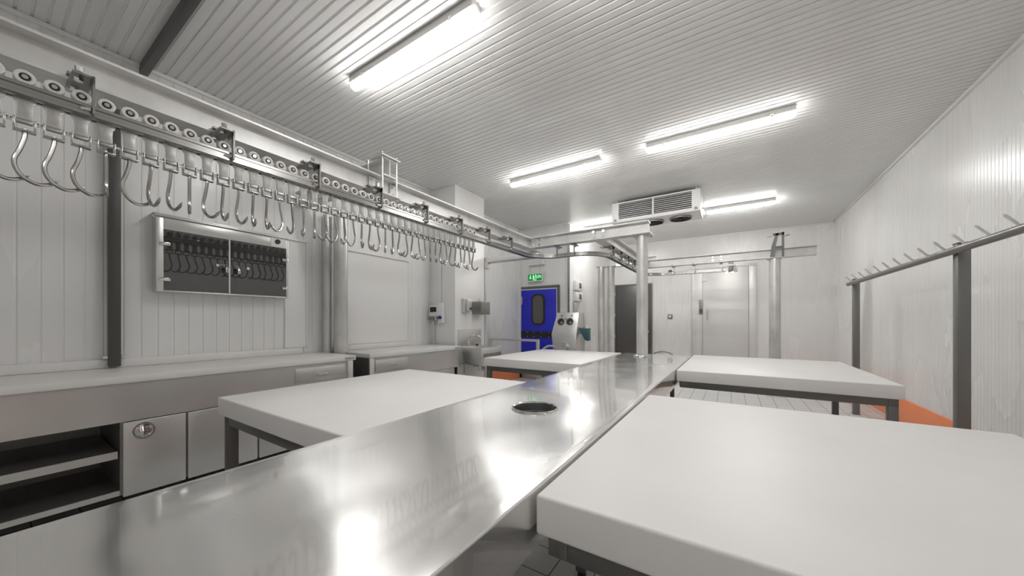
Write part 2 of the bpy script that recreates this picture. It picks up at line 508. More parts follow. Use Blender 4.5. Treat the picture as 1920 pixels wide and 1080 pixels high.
def bracket_mesh():
    """local: x along the rail, y towards the room side, origin on the rail centre line at z of the rail bottom"""
    h = BZ - RZ0
    m = MB()
    m.box(-.032, .034, -.14, .06, h - .010, h - .001)         # plate under the flange
    m.box(-.032, -.024, .036, .064, .010, h - .001)           # hanging strip
    m.box(-.032, -.024, -.02, .064, h - .035, h - .001)
    me = m.build('rail_bracket', 'steel_dark')
    MB().box(-.02, .04, -.10, -.03, h + .0122, h + .024).build('clamp_jaw', 'steel_dark', me)
    MB().nut((.012, .02, h - .028), 'z', .016, .018).build('clamp_bolt', 'chrome', me)
    MB().nut((.012, -.10, h - .028), 'z', .016, .018).build('clamp_bolt', 'chrome', me)
    MB().tube([(.012, .042, h + .004), (.012, .042, h + .026)], .014, 8).build('clamp_bolt', 'chrome', me)
    MB().tube([(.004, .034, .030), (-.024, .05, .030)], .010, 8).build('rail_bolt', 'chrome', me)
    return me
proto = bracket_mesh()
proto.parent = t
spots = [(RXC, y - .03, 90) for y in (-.73, -.215, .30, .83, 1.334, 1.856, 2.376, 2.884, 3.394, 3.90)] + \
        [(-2.2, 4.69, 0), (-1.93, 4.69, 0)] + [(-1.54, y, 90) for y in (5.15, 5.6, 6.05, 6.5, 6.95)] + \
        [(x, 7.66, 0) for x in (-1.0, -.62, -.16)]
for i, (x, y, a) in enumerate(spots):
    b = proto if i == 0 else copy_tree(proto, t)
    b.location = Vector((x, y, RZ0)) - t.location
    b.rotation_euler.z = radians(a - 180 if a == 90 else a - 180)
MB().dome((-1.05, 7.66, RZ1), .045, .05).build('rail_stop', 'steel_dark', t)
# rail end stop with its hanging block by the cold store door
t = thing('rail_switch', (-.02, 7.66, 2.2), 'dark stop block hanging at the end of the rail above the cold store door', 'rail stop')
MB().box(-.045, .035, 7.60, 7.72, 2.26, BZ - .012).build('stop_body', 'steel_dark', t, bevel=.006)
MB().box(-.10, .07, 7.57, 7.60, 2.36, 2.39).build('cross_bar', 'galv', t)
MB().box(.04, .10, 7.60, 7.66, 2.25, 2.37).build('white_pad', 'nylon', t, bevel=.008)
MB().tube([(-.07, 7.6, 2.24), (-.07, 7.72, 2.24)], .022, 10).build('roller', 'chrome', t)
MB().tube([(.02, 7.6, 2.235), (.02, 7.72, 2.235)], .022, 10).build('roller', 'chrome', t)

# ------------------------------------------------------------------ trolley meat hooks
WR = .0295
WZ = RZ1 + WR + .0005
def make_hook():
    t = thing('trolley_hook', (0, 0, 0), '', 'meat hook')
    w = MB()
    w.ring((.019, 0, 0), (-.019, 0, 0), WR, .0148, 26)
    wheel = w.build('wheel', 'nylon', t, bevel=.004)
    MB().ring((.0195, 0, 0), (-.0195, 0, 0), .0150, .0088, 20).build('bearing_ring', 'black', wheel)
    MB().tube([(.022, 0, 0), (-.022, 0, 0)], .0090, 12).build('hub', 'chrome', wheel)
    z0, z1 = -.035, -.182
    pts = [(-.028, z0), (.028, z0), (.030, -.092), (.028, -.104), (.022, -.110), (.020, -.135), (.021, z1), (-.021, z1), (-.020, -.135), (-.022, -.110), (-.028, -.104), (-.030, -.092)]
    pl = MB().prism(pts, 'x', -.0035, .0035)
    pl.tube([(.004, -.0205, -.187), (.004, .0205, -.187)], .011, 12)
    pl.build('hanger_plate', 'plate', t, bevel=.0015)
    g = MB()
    for s in (-1, 1):
        g.box(-.012, .014, s * .0265 - .003, s * .0265 + .003, -.226, -.172)
    g.box(-.014, .016, -.0295, .0295, -.230, -.222)
    clev = g.build('clevis', 'rod', t, bevel=.002)
    p = MB().tube([(.004, -.037, -.187), (.004, .037, -.187)], .0055, 8)
    for s in (-1, 1):
        p.nut((.004, s * .030, -.187), 'y', .0085, s * .006)
    p.build('pin', 'chrome', clev)
    hp = smooth_path([(0, 0, -.217), (0, 0, -.250), (0, -.012, -.305), (0, -.026, -.352), (0, -.022, -.393), (0, 0, -.425), (0, .032, -.439), (0, .064, -.430), (0, .092, -.405)], 5)
    n = len(hp)
    rs = [.0078] * (n - 4) + [.0074, .006, .0035, .001]
    MB().tube(hp, rs, 10).build('hook_rod', 'rod', t)
    return t
hook0 = make_hook()
# turn of each hook about the vertical: 0 = tip along the rail away from us, positive = towards the room, about 90 to 140 = towards us
ang = [-14, -14, -14, -18, 99, -18, 80, 75, 104, 68, 93, 81, 102, 102, 148, 133, 123, 118, 149, 158, 136, 155, 116, 105, 164, 129, 136, 99, 162, 107, 160, 155, 132, 125, 108, 157, 102, 118, 157, 122, 162, 101]
words = 'first second third fourth fifth sixth seventh eighth ninth tenth eleventh twelfth thirteenth fourteenth fifteenth sixteenth seventeenth eighteenth nineteenth twentieth twenty-first twenty-second twenty-third twenty-fourth twenty-fifth twenty-sixth twenty-seventh twenty-eighth twenty-ninth thirtieth thirty-first thirty-second thirty-third thirty-fourth thirty-fifth thirty-sixth thirty-seventh thirty-eighth thirty-ninth fortieth forty-first forty-second'.split()
def turn(a):
    if a < 30: return 'its tip sweeping right'
    if a < 75: return 'its tip turned right and forward'
    if a <= 100: return 'its tip pointing out at the room'
    return 'its tip turned left'
for i in range(42):
    h = hook0 if i == 0 else copy_tree(hook0)
    h.location = (RXC, .041 + i * .07555, WZ)
    for c in h.children:
        if c.name.startswith('hook_rod'):
            c.rotation_euler.z = -radians(ang[i])
    h['label'] = f'{words[i]} meat hook from the rail left end, {turn(ang[i] - math.degrees(math.atan2(.041 + i * .07555, 2.54)))}'
    h['group'] = 'trolley meat hooks on the overhead rail'

# ------------------------------------------------------------------ white wall sheets
def sheet(y0, y1, z0, z1, label):
    t = thing('wall_sheet', (LX, (y0 + y1) / 2, z0), label, 'wall panel')
    MB().box(LX, LX + .012, y0, y1, z0, z1).build('sheet', 'sheet', t)
    MB().box(LX, LX + .035, y0, y1, z1, z1 + .018).build('top_edge', 'trimw', t, bevel=.004)
    MB().box(LX, LX + .022, y1 - .02, y1, z0, z1).build('side_edge', 'trimw', t, bevel=.004)
sheet(1.86, 2.10, 1.025, 2.235, 'narrow smooth white wall sheet right of the glass cabinet')
sheet(2.50, 3.60, 1.025, 2.235, 'wide smooth white wall sheet above the shorter counter')

# ------------------------------------------------------------------ glass fronted wall cabinet
X0, XF = LX, -4.09
ya, yb, za, zb = .825, 1.85, 1.575, 2.225
t = thing('wall_cabinet', (X0, (ya + yb) / 2, za), 'steel wall cabinet with two dark glass doors behind the hooks', 'cabinet')
m = MB()
m.box(X0, XF, ya, ya + .015, za, zb); m.box(X0, XF, yb - .015, yb, za, zb)
m.box(X0, XF, ya + .015, yb - .015, za, za + .012); m.box(X0, XF, ya + .015, yb - .015, zb - .012, zb)
m.box(X0, X0 + .01, ya + .015, yb - .015, za + .012, zb - .012)
m.build('cabinet_body', 'steel', t)
m = MB()
m.box(XF, XF + .012, ya, ya + .045, za, zb); m.box(XF, XF + .012, yb - .022, yb, za, zb)
m.box(XF, XF + .012, ya + .045, yb - .022, zb - .115, zb); m.box(XF, XF + .012, ya + .045, yb - .022, za, za + .014)
m.build('face_frame', 'steel', t, bevel=.002)
m = MB(); m.box(X0, XF + .03, ya - .02, yb + .01, zb, zb + .012); m.box(XF + .018, XF + .03, ya - .02, yb + .01, zb - .012, zb)
lid = m.build('top_tray', 'steel', t, bevel=.003)
MB().tube([(XF + .02, ya - .02, zb + .004), (XF + .03, ya - .035, zb - .012), (XF + .03, ya - .018, zb - .032)], .006, 8).build('drip_spout', 'steel_dark', lid)
ym = 1.325
for y0, y1 in ((ya + .045, ym - .006), (ym + .006, yb - .022)):
    za2, zb2 = za + .014, zb - .115
    d = MB().box(XF + .003, XF + .009, y0, y1, za2, zb2).build('glass_door', 'glass', t)
    left = y0 < ym - .2
    for z in (1.985, 1.68):
        yh = y0 if left else y1
        MB().box(XF + .0125, XF + .022, yh - (.026 if left else .042), yh + (.042 if left else .014), z - .013, z + .013).build('hinge', 'chrome', d, bevel=.002)
    yl = 1.235 if left else 1.475
    MB().tube([(XF - .012, yl, 1.85), (XF + .020, yl, 1.85)], .013, 16).build('lock', 'chrome', d)
MB().box(XF + .006, XF + .020, ym - .005, ym + .005, za + .014, zb - .115).build('centre_strip', 'trimw', t)
d = MB().box(XF + .012, XF + .015, 1.68, 1.825, zb - .11, zb - .008).build('control_plate', 'sheet', t)
MB().tube([(XF + .015, 1.74, zb - .055), (XF + .032, 1.74, zb - .055)], .024, 20).build('timer_knob', 'black', d)
def keys(yc, zc, label, out):
    t = thing('key_bunch', (XF + .03, yc, zc), label, 'keys')
    pts = [(XF + .04, yc + .012 * cos(a), zc + .012 * sin(a)) for a in [2 * pi * k / 14 for k in range(15)]]
    MB().tube(pts, .0016, 6, False).build('key_ring', 'chrome', t)
    for dy, tilt, mt in ((-.006, -.01, 'black'), (.0, .006, 'chrome'), (.008, .016, 'chrome')):
        m = MB().tube([(XF + .041, yc + dy, zc - .012), (XF + .041, yc + dy + tilt * .5, zc - .032)], [.005, .009], 8)
        k = m.build('key', mt, t)
        MB().box(XF + .040, XF + .0425, yc + dy + tilt * .5 - .004, yc + dy + tilt * .5 + .004, zc - .062, zc - .030).build('blade', mt, k)
    if out:
        MB().tube([(XF + .028, yc - .048, 1.85), (XF + .042, yc - .004, zc + .010)], .0045, 8).build('lock_key', 'chrome', t)
keys(1.290, 1.848, 'bunch of keys hanging from the left cabinet door lock', True)
keys(1.385, 1.848, 'bunch of keys hanging right of the cabinet centre strip', False)

# ------------------------------------------------------------------ counters on the left
CX0, CXF = LX + .01, -3.46
def counter(y0, y1, label, drawer, doors, shelf, group, fh):
    t = thing('wall_counter', ((CX0 + CXF) / 2, (y0 + y1) / 2, 0), label, 'counter', group)
    top = MB().box(CX0, CXF, y0, y1, .902, .952).build('worktop', 'poly', t, bevel=.006)
    MB().box(CX0, CX0 + .03, y0, (3.58 if y1 > 3 else 2.03), .952, 1.022).build('upstand', 'poly', t, bevel=.008)
    m = MB()
    m.box(CXF - .03, CXF - .02, y0 + .01, y1 - .03, .637, .902)
    m.build('apron', 'steel', t)
    m = MB()
    m.box(CX0, CXF - .03, y0 + .01, y0 + .03, .12, .90); m.box(CX0, CXF - .03, y1 - .05, y1 - .03, .12, .90)
    m.box(CX0, CX0 + .01, y0 + .03, y1 - .05, .12, .90)
    m.box(CX0 + .01, CXF - .03, y0 + .03, y1 - .05, .14, .175)
    for yy in doors: m.box(CX0 + .01, CXF - .03, yy[0] - .008, yy[0] + .008, .175, .637)
    m.build('carcass', 'steel_dark', t)
    for sy in (y0 + .05, y1 - .09):
        for sx in (CX0 + .05, CXF - .12):
            MB().tube([(sx, sy + .02, 0), (sx, sy + .02, .14)], .022, 12).build('foot', 'black', t)
    if shelf:
        MB().box(CX0 + .012, CXF - .03, shelf[0], shelf[1] - .008, .40, .44).build('shelf', 'steel_dark', t)
        MB().box(CXF - .03, CXF - .026, shelf[0], shelf[1] - .008, .395, .445).build('shelf_edge', 'steel', t)
        MB().box(CXF - .03, CXF - .02, shelf[0], shelf[1], .145, .178).build('bottom_rail', 'steel', t)
    for a, b in doors:
        d = MB().box(CXF - .03, CXF - .008, a + .004, b - .004, .13, .632).build('door', 'steel', t, bevel=.003)
        kx = a + .10 if a < 1 else b - .14
        if kx > 0 and (a < .8 or a > 3):
            k = MB().ring((CXF - .008, kx, .56), (CXF - .002, kx, .56), .058, .046, 28)
            k.tube([(CXF - .008, kx, .56), (CXF - .0075, kx, .56)], .046, 28)
            k.build('pull_cup', 'chrome', d, bevel=.001)
            MB().tube([(CXF - .007, kx - .012, .59), (CXF + .006, kx - .012, .56), (CXF - .007, kx - .012, .53)], .012, 10).build('finger_grip', 'chrome', d)
    d = MB().box(CXF - .02, CXF - .008, drawer[0], drawer[1], .735, .868).build('drawer', 'steel', t, bevel=.002)
    yc = (drawer[0] + drawer[1]) / 2
    MB().tube([(CXF - .008, yc - .05, .80), (CXF + .016, yc - .045, .80), (CXF + .016, yc + .045, .80), (CXF - .008, yc + .05, .80)], .005, 8).build('handle', 'chrome', d)
    MB().box(CXF - .03, CXF - .006, fh - .03, fh + .03, .12, .90).build('corner_post', 'steel', t, bevel=.003)
    pl = MB().box(CXF, CXF + .001, y1 - .13, y1 - .015, .912, .940).build('maker_plate', 'label', t)
    m = MB()
    for k, (a, b) in enumerate(((-.115, -.100), (-.09, -.07), (-.06, -.05), (-.042, -.03))):
        m.box(CXF + .001, CXF + .0016, y1 + a, y1 + b, .918 + .003 * (k % 2), .924 + .005 * (k % 2))
    m.box(CXF + .001, CXF + .0016, y1 - .115, y1 - .110, .922, .934)
    m.build('plate_marks', 'ink', pl)
    return t
counter(-2.4, 2.25, 'long left counter with white worktop and open shelves below', (1.635, 2.13), ((.54, .865), (.87, 1.33), (1.335, 1.78)), (-2.37, .53), None, 2.19)
counter(2.42, 3.975, 'shorter white-topped steel counter beyond the thick column', (2.50, 2.97), ((3.0, 3.85),), None, None, 2.455)

# ------------------------------------------------------------------ central steel table
TX0, TX1, TY0, TY1, TZ = -1.287, -.455, -1.5, 5.1, .87
HOLE = (-.868, 1.585, .112)
COLH = (-.975, 4.67, .09)
def table_z(x, y):
    u = (x - TX0) / (TX1 - TX0)
    f = max(0.0, min(1.0, (2.6 - y) / 1.2)); f = f * f * (3 - 2 * f)
    return TZ - .006 * f * sin(pi * u) * (1 if True else 0)
def steel_table():
    t = thing('steel_table', ((TX0 + TX1) / 2, 2, 0), 'long polished steel table down the middle with a round waste hole', 'table')
    mb = MB(); bm = mb.bm
    nx, ny = 24, 132
    xs = [TX0 + (TX1 - TX0) * i / nx for i in range(nx + 1)]
    ys = [TY0 + (TY1 - TY0) * j / ny for j in range(ny + 1)]
    V = [[bm.verts.new((x, y, table_z(x, y))) for y in ys] for x in xs]
    skip = {}
    for hi, (hx, hy, hr) in enumerate((HOLE, COLH)):
        i0 = max(i for i in range(nx + 1) if xs[i] <= hx - hr - .02); i1 = min(i for i in range(nx + 1) if xs[i] >= hx + hr + .02)
        j0 = max(j for j in range(ny + 1) if ys[j] <= hy - hr - .02); j1 = min(j for j in range(ny + 1) if ys[j] >= hy + hr + .02)
        skip[hi] = (i0, i1, j0, j1)
    for i in range(nx):
        for j in range(ny):
            if any(a <= i < b and c <= j < d for a, b, c, d in skip.values()): continue
            bm.faces.new((V[i][j], V[i+1][j], V[i+1][j+1], V[i][j+1]))
    for hi, (hx, hy, hr) in enumerate((HOLE, COLH)):
        a, b, c, d = skip[hi]
        loop = [V[i][c] for i in range(a, b)] + [V[b][j] for j in range(c, d)] + [V[i][d] for i in range(b, a, -1)] + [V[a][j] for j in range(d, c, -1)]
        inner = []
        for v in loop:
            an = math.atan2(v.co.y - hy, v.co.x - hx)
            inner.append(bm.verts.new((hx + hr * cos(an), hy + hr * sin(an), table_z(hx, hy))))
        low = [bm.verts.new((v.co.x, v.co.y, v.co.z - .05)) for v in inner]
        n = len(loop)
        for k in range(n):
            bm.faces.new((loop[k], loop[(k+1) % n], inner[(k+1) % n], inner[k]))
            bm.faces.new((inner[k], inner[(k+1) % n], low[(k+1) % n], low[k]))
    # rolled edge and apron all round
    ring = [V[i][0] for i in range(nx)] + [V[nx][j] for j in range(ny)] + [V[i][ny] for i in range(nx, 0, -1)] + [V[0][j] for j in range(ny, 0, -1)]
    cx, cy = (TX0 + TX1) / 2, (TY0 + TY1) / 2
    prev = ring
    for off, dz in ((.004, -.001), (.007, -.005), (.008, -.010), (.008, -.165), (-.012, -.165)):
        cur = []
        for v in ring:
            x, y = v.co.x, v.co.y
            ox = off if abs(x - TX1) < 1e-6 else (-off if abs(x - TX0) < 1e-6 else 0)
            oy = off if abs(y - TY1) < 1e-6 else (-off if abs(y - TY0) < 1e-6 else 0)
            cur.append(bm.verts.new((x + ox, y + oy, v.co.z + dz)))
        n = len(ring)
        for k in range(n):
            bm.faces.new((prev[k], prev[(k+1) % n], cur[(k+1) % n], cur[k]))
        prev = cur
    mb.build('tabletop', 'steel_top', t)
    hx, hy, hr = HOLE
    pts = [(hx + (hr + .004) * cos(a), hy + (hr + .004) * sin(a), table_z(hx, hy) + .004) for a in [2 * pi * k / 40 for k in range(41)]]
    MB().tube(pts, .007, 8, False).build('hole_rim', 'chrome', t)
    MB().ring((hx, hy, TZ - .30), (hx, hy, TZ - .045), hr - .002, hr - .006, 32).tube([(hx, hy, TZ - .31), (hx, hy, TZ - .30)], hr - .002, 32).build('waste_chute', 'steel_dark', t)
    for y in (TY0 + .12, 1.70, 3.0, TY1 - .15):
        for x in (TX0 + .20, TX1 - .20):
            l = MB().box(x - .025, x + .025, y - .025, y + .025, .03, TZ - .10).build('leg', 'frame', t, bevel=.004)
            MB().tube([(x, y, 0), (x, y, .032)], .022, 12).build('foot', 'black', l)
steel_table()

# ------------------------------------------------------------------ cutting tables
def cut_table(x0, x1, y0, y1, label, group, inset=0, left_legs=True):
    t = thing('cutting_table', ((x0 + x1) / 2, (y0 + y1) / 2, 0), label, 'table', group)
    MB().box(x0, x1, y0, y1, .757, .862).build('tabletop', 'poly', t, bevel=.009, seg=3)
    a = .025; w = .055
    X0_, X1_, Y0_, Y1_ = x0 + a, x1 - a, y0 + a, y1 - a
    m = MB()
    m.box(X0_ + w, X1_ - w, Y0_, Y0_ + w, .697, .756); m.box(X0_ + w, X1_ - w, Y1_ - w, Y1_, .697, .756)
    m.box(X0_, X0_ + w, Y0_, Y1_, .697, .756); m.box(X1_ - w, X1_, Y0_, Y1_, .697, .756)
    m.build('top_frame', 'frame', t, bevel=.003)
    if not left_legs:                       # this frame hangs on the steel table's side by a ledge bracket
        MB().box(X0_ - .016, X0_ - .001, Y0_ + .1, Y1_ - .1, .70, .75).build('ledge_bracket', 'frame', t)
    m = MB()
    if left_legs:
        m.box(X0_ + inset + .02, X1_ - w, (y0 + y1) / 2 - .02, (y0 + y1) / 2 + .02, .16, .20)
        m.box(X0_ + inset + .007, X0_ + inset + .047, Y0_ + w, Y1_ - w, .16, .20)
    m.box(X1_ - .047, X1_ - .007, Y0_ + w, Y1_ - w, .16, .20)
    m.build('stretcher', 'frame', t)
    for x in ((X0_ + inset, X1_ - w) if left_legs else (X1_ - w,)):
        for y in (Y0_, Y1_ - w):
            l = MB().box(x, x + w, y, y + w, .05, .697).build('leg', 'frame', t, bevel=.004)
            MB().tube([(x + w/2, y + w/2, 0), (x + w/2, y + w/2, .012), (x + w/2, y + w/2, .014), (x + w/2, y + w/2, .052)], [.026, .026, .012, .012], 12).build('foot', 'black', l)
cut_table(-2.625, -1.312, .795, 2.265, 'white-topped cutting table left of the steel table, nearer one', None)
cut_table(-.437, .975, .80, 2.285, 'large white-topped cutting table at the lower right of the photo', None, .27)
cut_table(-2.66, -1.36, 3.50, 5.12, 'white-topped cutting table left of the steel table, farther one near the blue door', None)
cut_table(-.437, 1.05, 3.58, 5.33, 'white-topped cutting table on the right, farther one by the round column', None, 0, False)

# ------------------------------------------------------------------ wash basin and dispensers on the pillar
t = thing('wash_basin', (-3.42, 4.43, .6), 'steel wash basin with swan neck tap on the white pillar', 'basin')
MB().box(PX, PX + .012, 4.125, 4.715, .90, 1.195).build('splashback', 'steel', t, bevel=.002)
m = MB()
bx0, bx1, by0, by1, bz0, bz1 = PX, -3.19, 4.13, 4.71, .655, .915
m.box(bx0, bx1, by0, by0 + .02, bz0, bz1); m.box(bx0, bx1, by1 - .02, by1, bz0, bz1)
m.box(bx1 - .02, bx1, by0 + .02, by1 - .02, bz0, bz1); m.box(bx0 + .012, bx0 + .06, by0 + .02, by1 - .02, bz0, bz1)
m.box(bx0 + .06, bx1 - .02, by0 + .02, by1 - .02, bz0, bz0 + .015)
m.build('bowl', 'steel', t, bevel=.004)
MB().box(bx1 - .001, bx1 + .012, by0 + .06, by1 - .06, .76, .83).build('knee_panel', 'steel_dark', t, bevel=.003)
tap = smooth_path([(-3.60, 4.32, .915), (-3.60, 4.32, .98), (-3.595, 4.325, 1.04), (-3.56, 4.36, 1.09), (-3.50, 4.40, 1.10), (-3.45, 4.43, 1.075), (-3.44, 4.44, 1.045)], 5)
MB().tube(tap, .011, 10).build('tap', 'chrome', t)
MB().tube([(-3.60, 4.55, .915), (-3.60, 4.55, .945)], .022, 12).build('drain_plug', 'black', t)
trap = smooth_path([(-3.42, 4.40, .655), (-3.42, 4.40, .60), (-3.40, 4.43, .54), (-3.42, 4.50, .55), (-3.50, 4.52, .58), (-3.64, 4.52, .58)], 5)
MB().tube(trap, .02, 10).build('trap_pipe', 'chrome', t)
for y in (4.22, 4.62):
    MB().tube([(-3.64, y, .50), (-3.60, y, .50), (-3.60, y, .655)], .009, 8).build('supply_pipe', 'chrome', t)

t = thing('soap_dispenser', (PX, 4.31, 1.43), 'slim ribbed steel soap dispenser on the pillar, left of the paper box', 'dispenser')
MB().box(PX, PX + .06, 4.21, 4.35, 1.47, 1.69).build('case', 'steel', t, bevel=.006)
MB().box(PX + .06, PX + .10, 4.24, 4.35, 1.49, 1.68).build('front_cover', 'steel', t, bevel=.006)
MB().tube([(PX + .08, 4.31, 1.49), (PX + .085, 4.31, 1.43)], .012, 10).build('nozzle', 'nylon', t)
MB().tube([(PX + .10, 4.31, 1.53), (PX + .125, 4.31, 1.53)], .014, 10).build('push_button', 'black', t)
t = thing('paper_dispenser', (PX, 4.6, 1.43), 'dark steel paper towel dispenser on the right edge of the pillar', 'dispenser')
MB().box(PX, PX + .20, 4.47, 4.72, 1.44, 1.655).build('case', 'steel_dark', t, bevel=.012)
MB().box(PX + .20, PX + .204, 4.49, 4.70, 1.46, 1.64).build('front_cover', 'steel_dark', t, bevel=.001)
MB().tube([(PX + .08, 4.56, 1.655), (PX + .08, 4.56, 1.70)], .010, 8).build('latch', 'chrome', t)
MB().box(PX + .04, PX + .17, 4.52, 4.68, 1.428, 1.44).build('paper_slot', 'trimw', t)

t = thing('foam_cleaner_unit', (-3.98, PY0, 1.35), 'grey wall unit with hose pipes and a blue knob left of the pillar edge', 'cleaning unit')
yf = PY0
MB().box(-4.16, -3.96, yf - .07, yf, 1.40, 1.59).build('housing', 'sheet', t, bevel=.012)
MB().box(-4.12, -3.985, yf - .085, yf - .07, 1.475, 1.555).build('dark_window', 'black', t, bevel=.01)
MB().box(-3.955, -3.85, yf - .08, yf, 1.30, 1.62).build('side_box', 'sheet', t, bevel=.01)
MB().tube([(-3.885, yf - .08, 1.385), (-3.885, yf - .115, 1.385)], .027, 16).build('blue_knob', 'bluecap', t)
MB().tube([(-4.15, yf - .06, 1.38), (-3.96, yf - .06, 1.36)], .03, 12).build('valve_body', 'steel_dark', t)
MB().tube([(-4.0, yf - .07, 1.42), (-3.95, yf - .11, 1.33)], .012, 8).build('lever', 'chrome', t)
MB().tube([(-4.085, yf - .03, .955), (-4.085, yf - .03, 1.37)], .014, 10).build('supply_pipe', 'galv', t)
MB().tube([(-3.95, yf - .02, 1.62), (-3.95, yf - .02, 2.6)], .018, 10).build('conduit', 'trimw', t)

# corner pipe beyond the pillar
o = MB().tube([(-3.66, 4.86, 0), (-3.66, 4.86, 2.25)], .022, 12).build('wall_pipe', 'galv')
tag(o, 'upright galvanised pipe at the far edge of the white pillar', 'pipe')
t = thing('support_shelf', (-3.3, 4.86, 2.24), 'grey cross piece under the hook beam beside the pillar top', 'bracket')
MB().box(-4.17, -2.68, 4.84, 5.0, 2.36, 2.448).build('flat_beam', 'galv', t, bevel=.003)
MB().box(-3.72, -3.60, 4.83, 4.92, 2.25, 2.36).build('pipe_head', 'galv', t, bevel=.004)

# ------------------------------------------------------------------ blue door (block wall)
dx0, dx1, dz = -4.285, -3.19, 2.13
d1 = thing('door_1', ((dx0 + dx1) / 2, DY, 0), 'blue swing door with a rounded window and dark frame', 'door')
struct(d1)
m = MB()
m.box(dx0, dx0 + .07, DY - .05, DY, 0, dz); m.box(dx1 - .05, dx1, DY - .05, DY, 0, dz); m.box(dx0 + .07, dx1 - .05, DY - .05, DY, dz - .06, dz)
m.build('door_frame', 'frame', d1)
lx0, lx1, lz0, lz1 = dx0 + .10, dx1 - .065, .03, dz - .08
def rounded(x0, x1, z0, z1, r, n=6):
    pts = []
    for cx, cz, a0 in ((x1 - r, z1 - r, 0), (x0 + r, z1 - r, 90), (x0 + r, z0 + r, 180), (x1 - r, z0 + r, 270)):
        pts += [(cx + r * cos(radians(a0 + 90 * k / n)), cz + r * sin(radians(a0 + 90 * k / n))) for k in range(n + 1)]
    return pts
MB().box(lx0, lx1, DY - .045, DY - .01, .42, lz1).build('door_leaf', 'blue', d1, bevel=.004)
m = MB()
m.box(lx0 - .025, lx0 - .001, DY - .048, DY - .012, lz0, lz1 + .02); m.box(lx1 + .001, lx1 + .014, DY - .048, DY - .012, lz0, lz1 + .02); m.box(lx0, lx1, DY - .048, DY - .012, lz1 + .001, lz1 + .02)
m.build('edge_strip', 'trimw', d1)
MB().prism(rounded(-3.885, -3.535, 1.235, 1.955, .13), 'y', DY - .056, DY - .045).build('window_gasket', 'black', d1)
MB().prism(rounded(-3.84, -3.58, 1.28, 1.91, .10), 'y', DY - .060, DY - .056).build('window_pane', 'winglass', d1)
MB().box(lx0, lx1, DY - .052, DY - .045, .955, 1.095).build('bumper_strip', 'black', d1)
m = MB()
for x in (lx0 + .02, lx0 + .2, lx0 + .37, lx0 + .55, lx0 + .75):
    for z in (.975, 1.075): m.tube([(x, DY - .052, z), (x, DY - .056, z)], .009, 8)
m.build('bumper_screws', 'chrome', d1)
MB().box(lx0, lx1, DY - .045, DY - .01, lz0, .42).build('kick_plate', 'steel', d1, bevel=.003)
MB().tube([(lx0 + .08, DY - .05, .36), (lx0 + .08, DY - .09, .30), (lx0 + .55, DY - .09, .28), (lx0 + .55, DY - .05, .34)], .012, 8).build('kick_bar', 'black', d1)
MB().box(dx0 + .07, dx0 + .16, DY - .065, DY - .045, 1.72, 1.90).build('hinge', 'steel', d1, bevel=.004)

# exit sign and bracket above the door
t = thing('exit_sign', (-3.76, 6.87, 2.25), 'small green lit exit sign hanging above the blue door', 'sign')
sx0, sx1, sz0, sz1, sy = -3.935, -3.585, 2.255, 2.400, 6.86
MB().box(sx0, sx1, sy, sy + .02, sz0, sz1).build('sign_panel', 'green', t)
m = MB(); m.box(sx0 - .01, sx1 + .012, sy - .004, sy + .03, sz0 - .018, sz0 - .001); m.box(sx1 + .001, sx1 + .012, sy - .004, sy + .03, sz0 - .001, sz1 + .01); m.box(sx0 - .01, sx1, sy - .004, sy + .03, sz1 + .001, sz1 + .014)
m.build('sign_frame', 'trimw', t)
m = MB()
m.prism([(-3.888, 2.380), (-3.868, 2.380), (-3.868, 2.325), (-3.850, 2.325), (-3.878, 2.285), (-3.906, 2.325), (-3.888, 2.325)], 'y', sy - .003, sy)
m.build('arrow', 'greenlit', t)
m = MB()          # running figure and doorway
m.tube([(-3.800, sy - .003, 2.372), (-3.800, sy, 2.372)], .012, 10)
m.prism([(-3.822, 2.358), (-3.788, 2.352), (-3.780, 2.318), (-3.800, 2.312), (-3.812, 2.335), (-3.826, 2.345)], 'y', sy - .003, sy)
m.prism([(-3.800, 2.314), (-3.785, 2.316), (-3.770, 2.290), (-3.786, 2.270), (-3.792, 2.276), (-3.784, 2.290)], 'y', sy - .003, sy)
m.prism([(-3.802, 2.316), (-3.812, 2.300), (-3.832, 2.296), (-3.832, 2.287), (-3.806, 2.290), (-3.792, 2.310)], 'y', sy - .003, sy)
m.prism([(-3.788, 2.350), (-3.770, 2.336), (-3.758, 2.342), (-3.760, 2.333), (-3.770, 2.326), (-3.786, 2.340)], 'y', sy - .003, sy)
m.prism([(-3.760, 2.384), (-3.726, 2.384), (-3.726, 2.290), (-3.744, 2.290), (-3.744, 2.366), (-3.760, 2.366)], 'y', sy - .003, sy)
m.box(-3.80, -3.722, sy - .003, sy, 2.262, 2.275)
m.build('running_figure', 'greenlit', t)
text_obj('sign_letters', '\u0394PA', .098, (-3.652, sy - .001, 2.336), (pi / 2, 0, 0), 'greenlit', t, .0015, .62)
for x in (-3.88, -3.64):
    MB().tube([(x, sy + .01, sz1 + .012), (x, sy + .01, 2.60)], .003, 6).build('hanging_wire', 'steel_dark', t)
t = thing('sign_bracket', (-3.74, 6.9, 2.6), 'thin white hanging bracket on the wall above the exit sign', 'bracket')
MB().box(-3.93, -3.56, 6.83, DY, 2.605, 2.625).build('arm', 'trimw', t, bevel=.003)
MB().box(-3.57, -3.545, 6.83, DY, 2.605, 2.69).build('end_plate', 'trimw', t, bevel=.003)

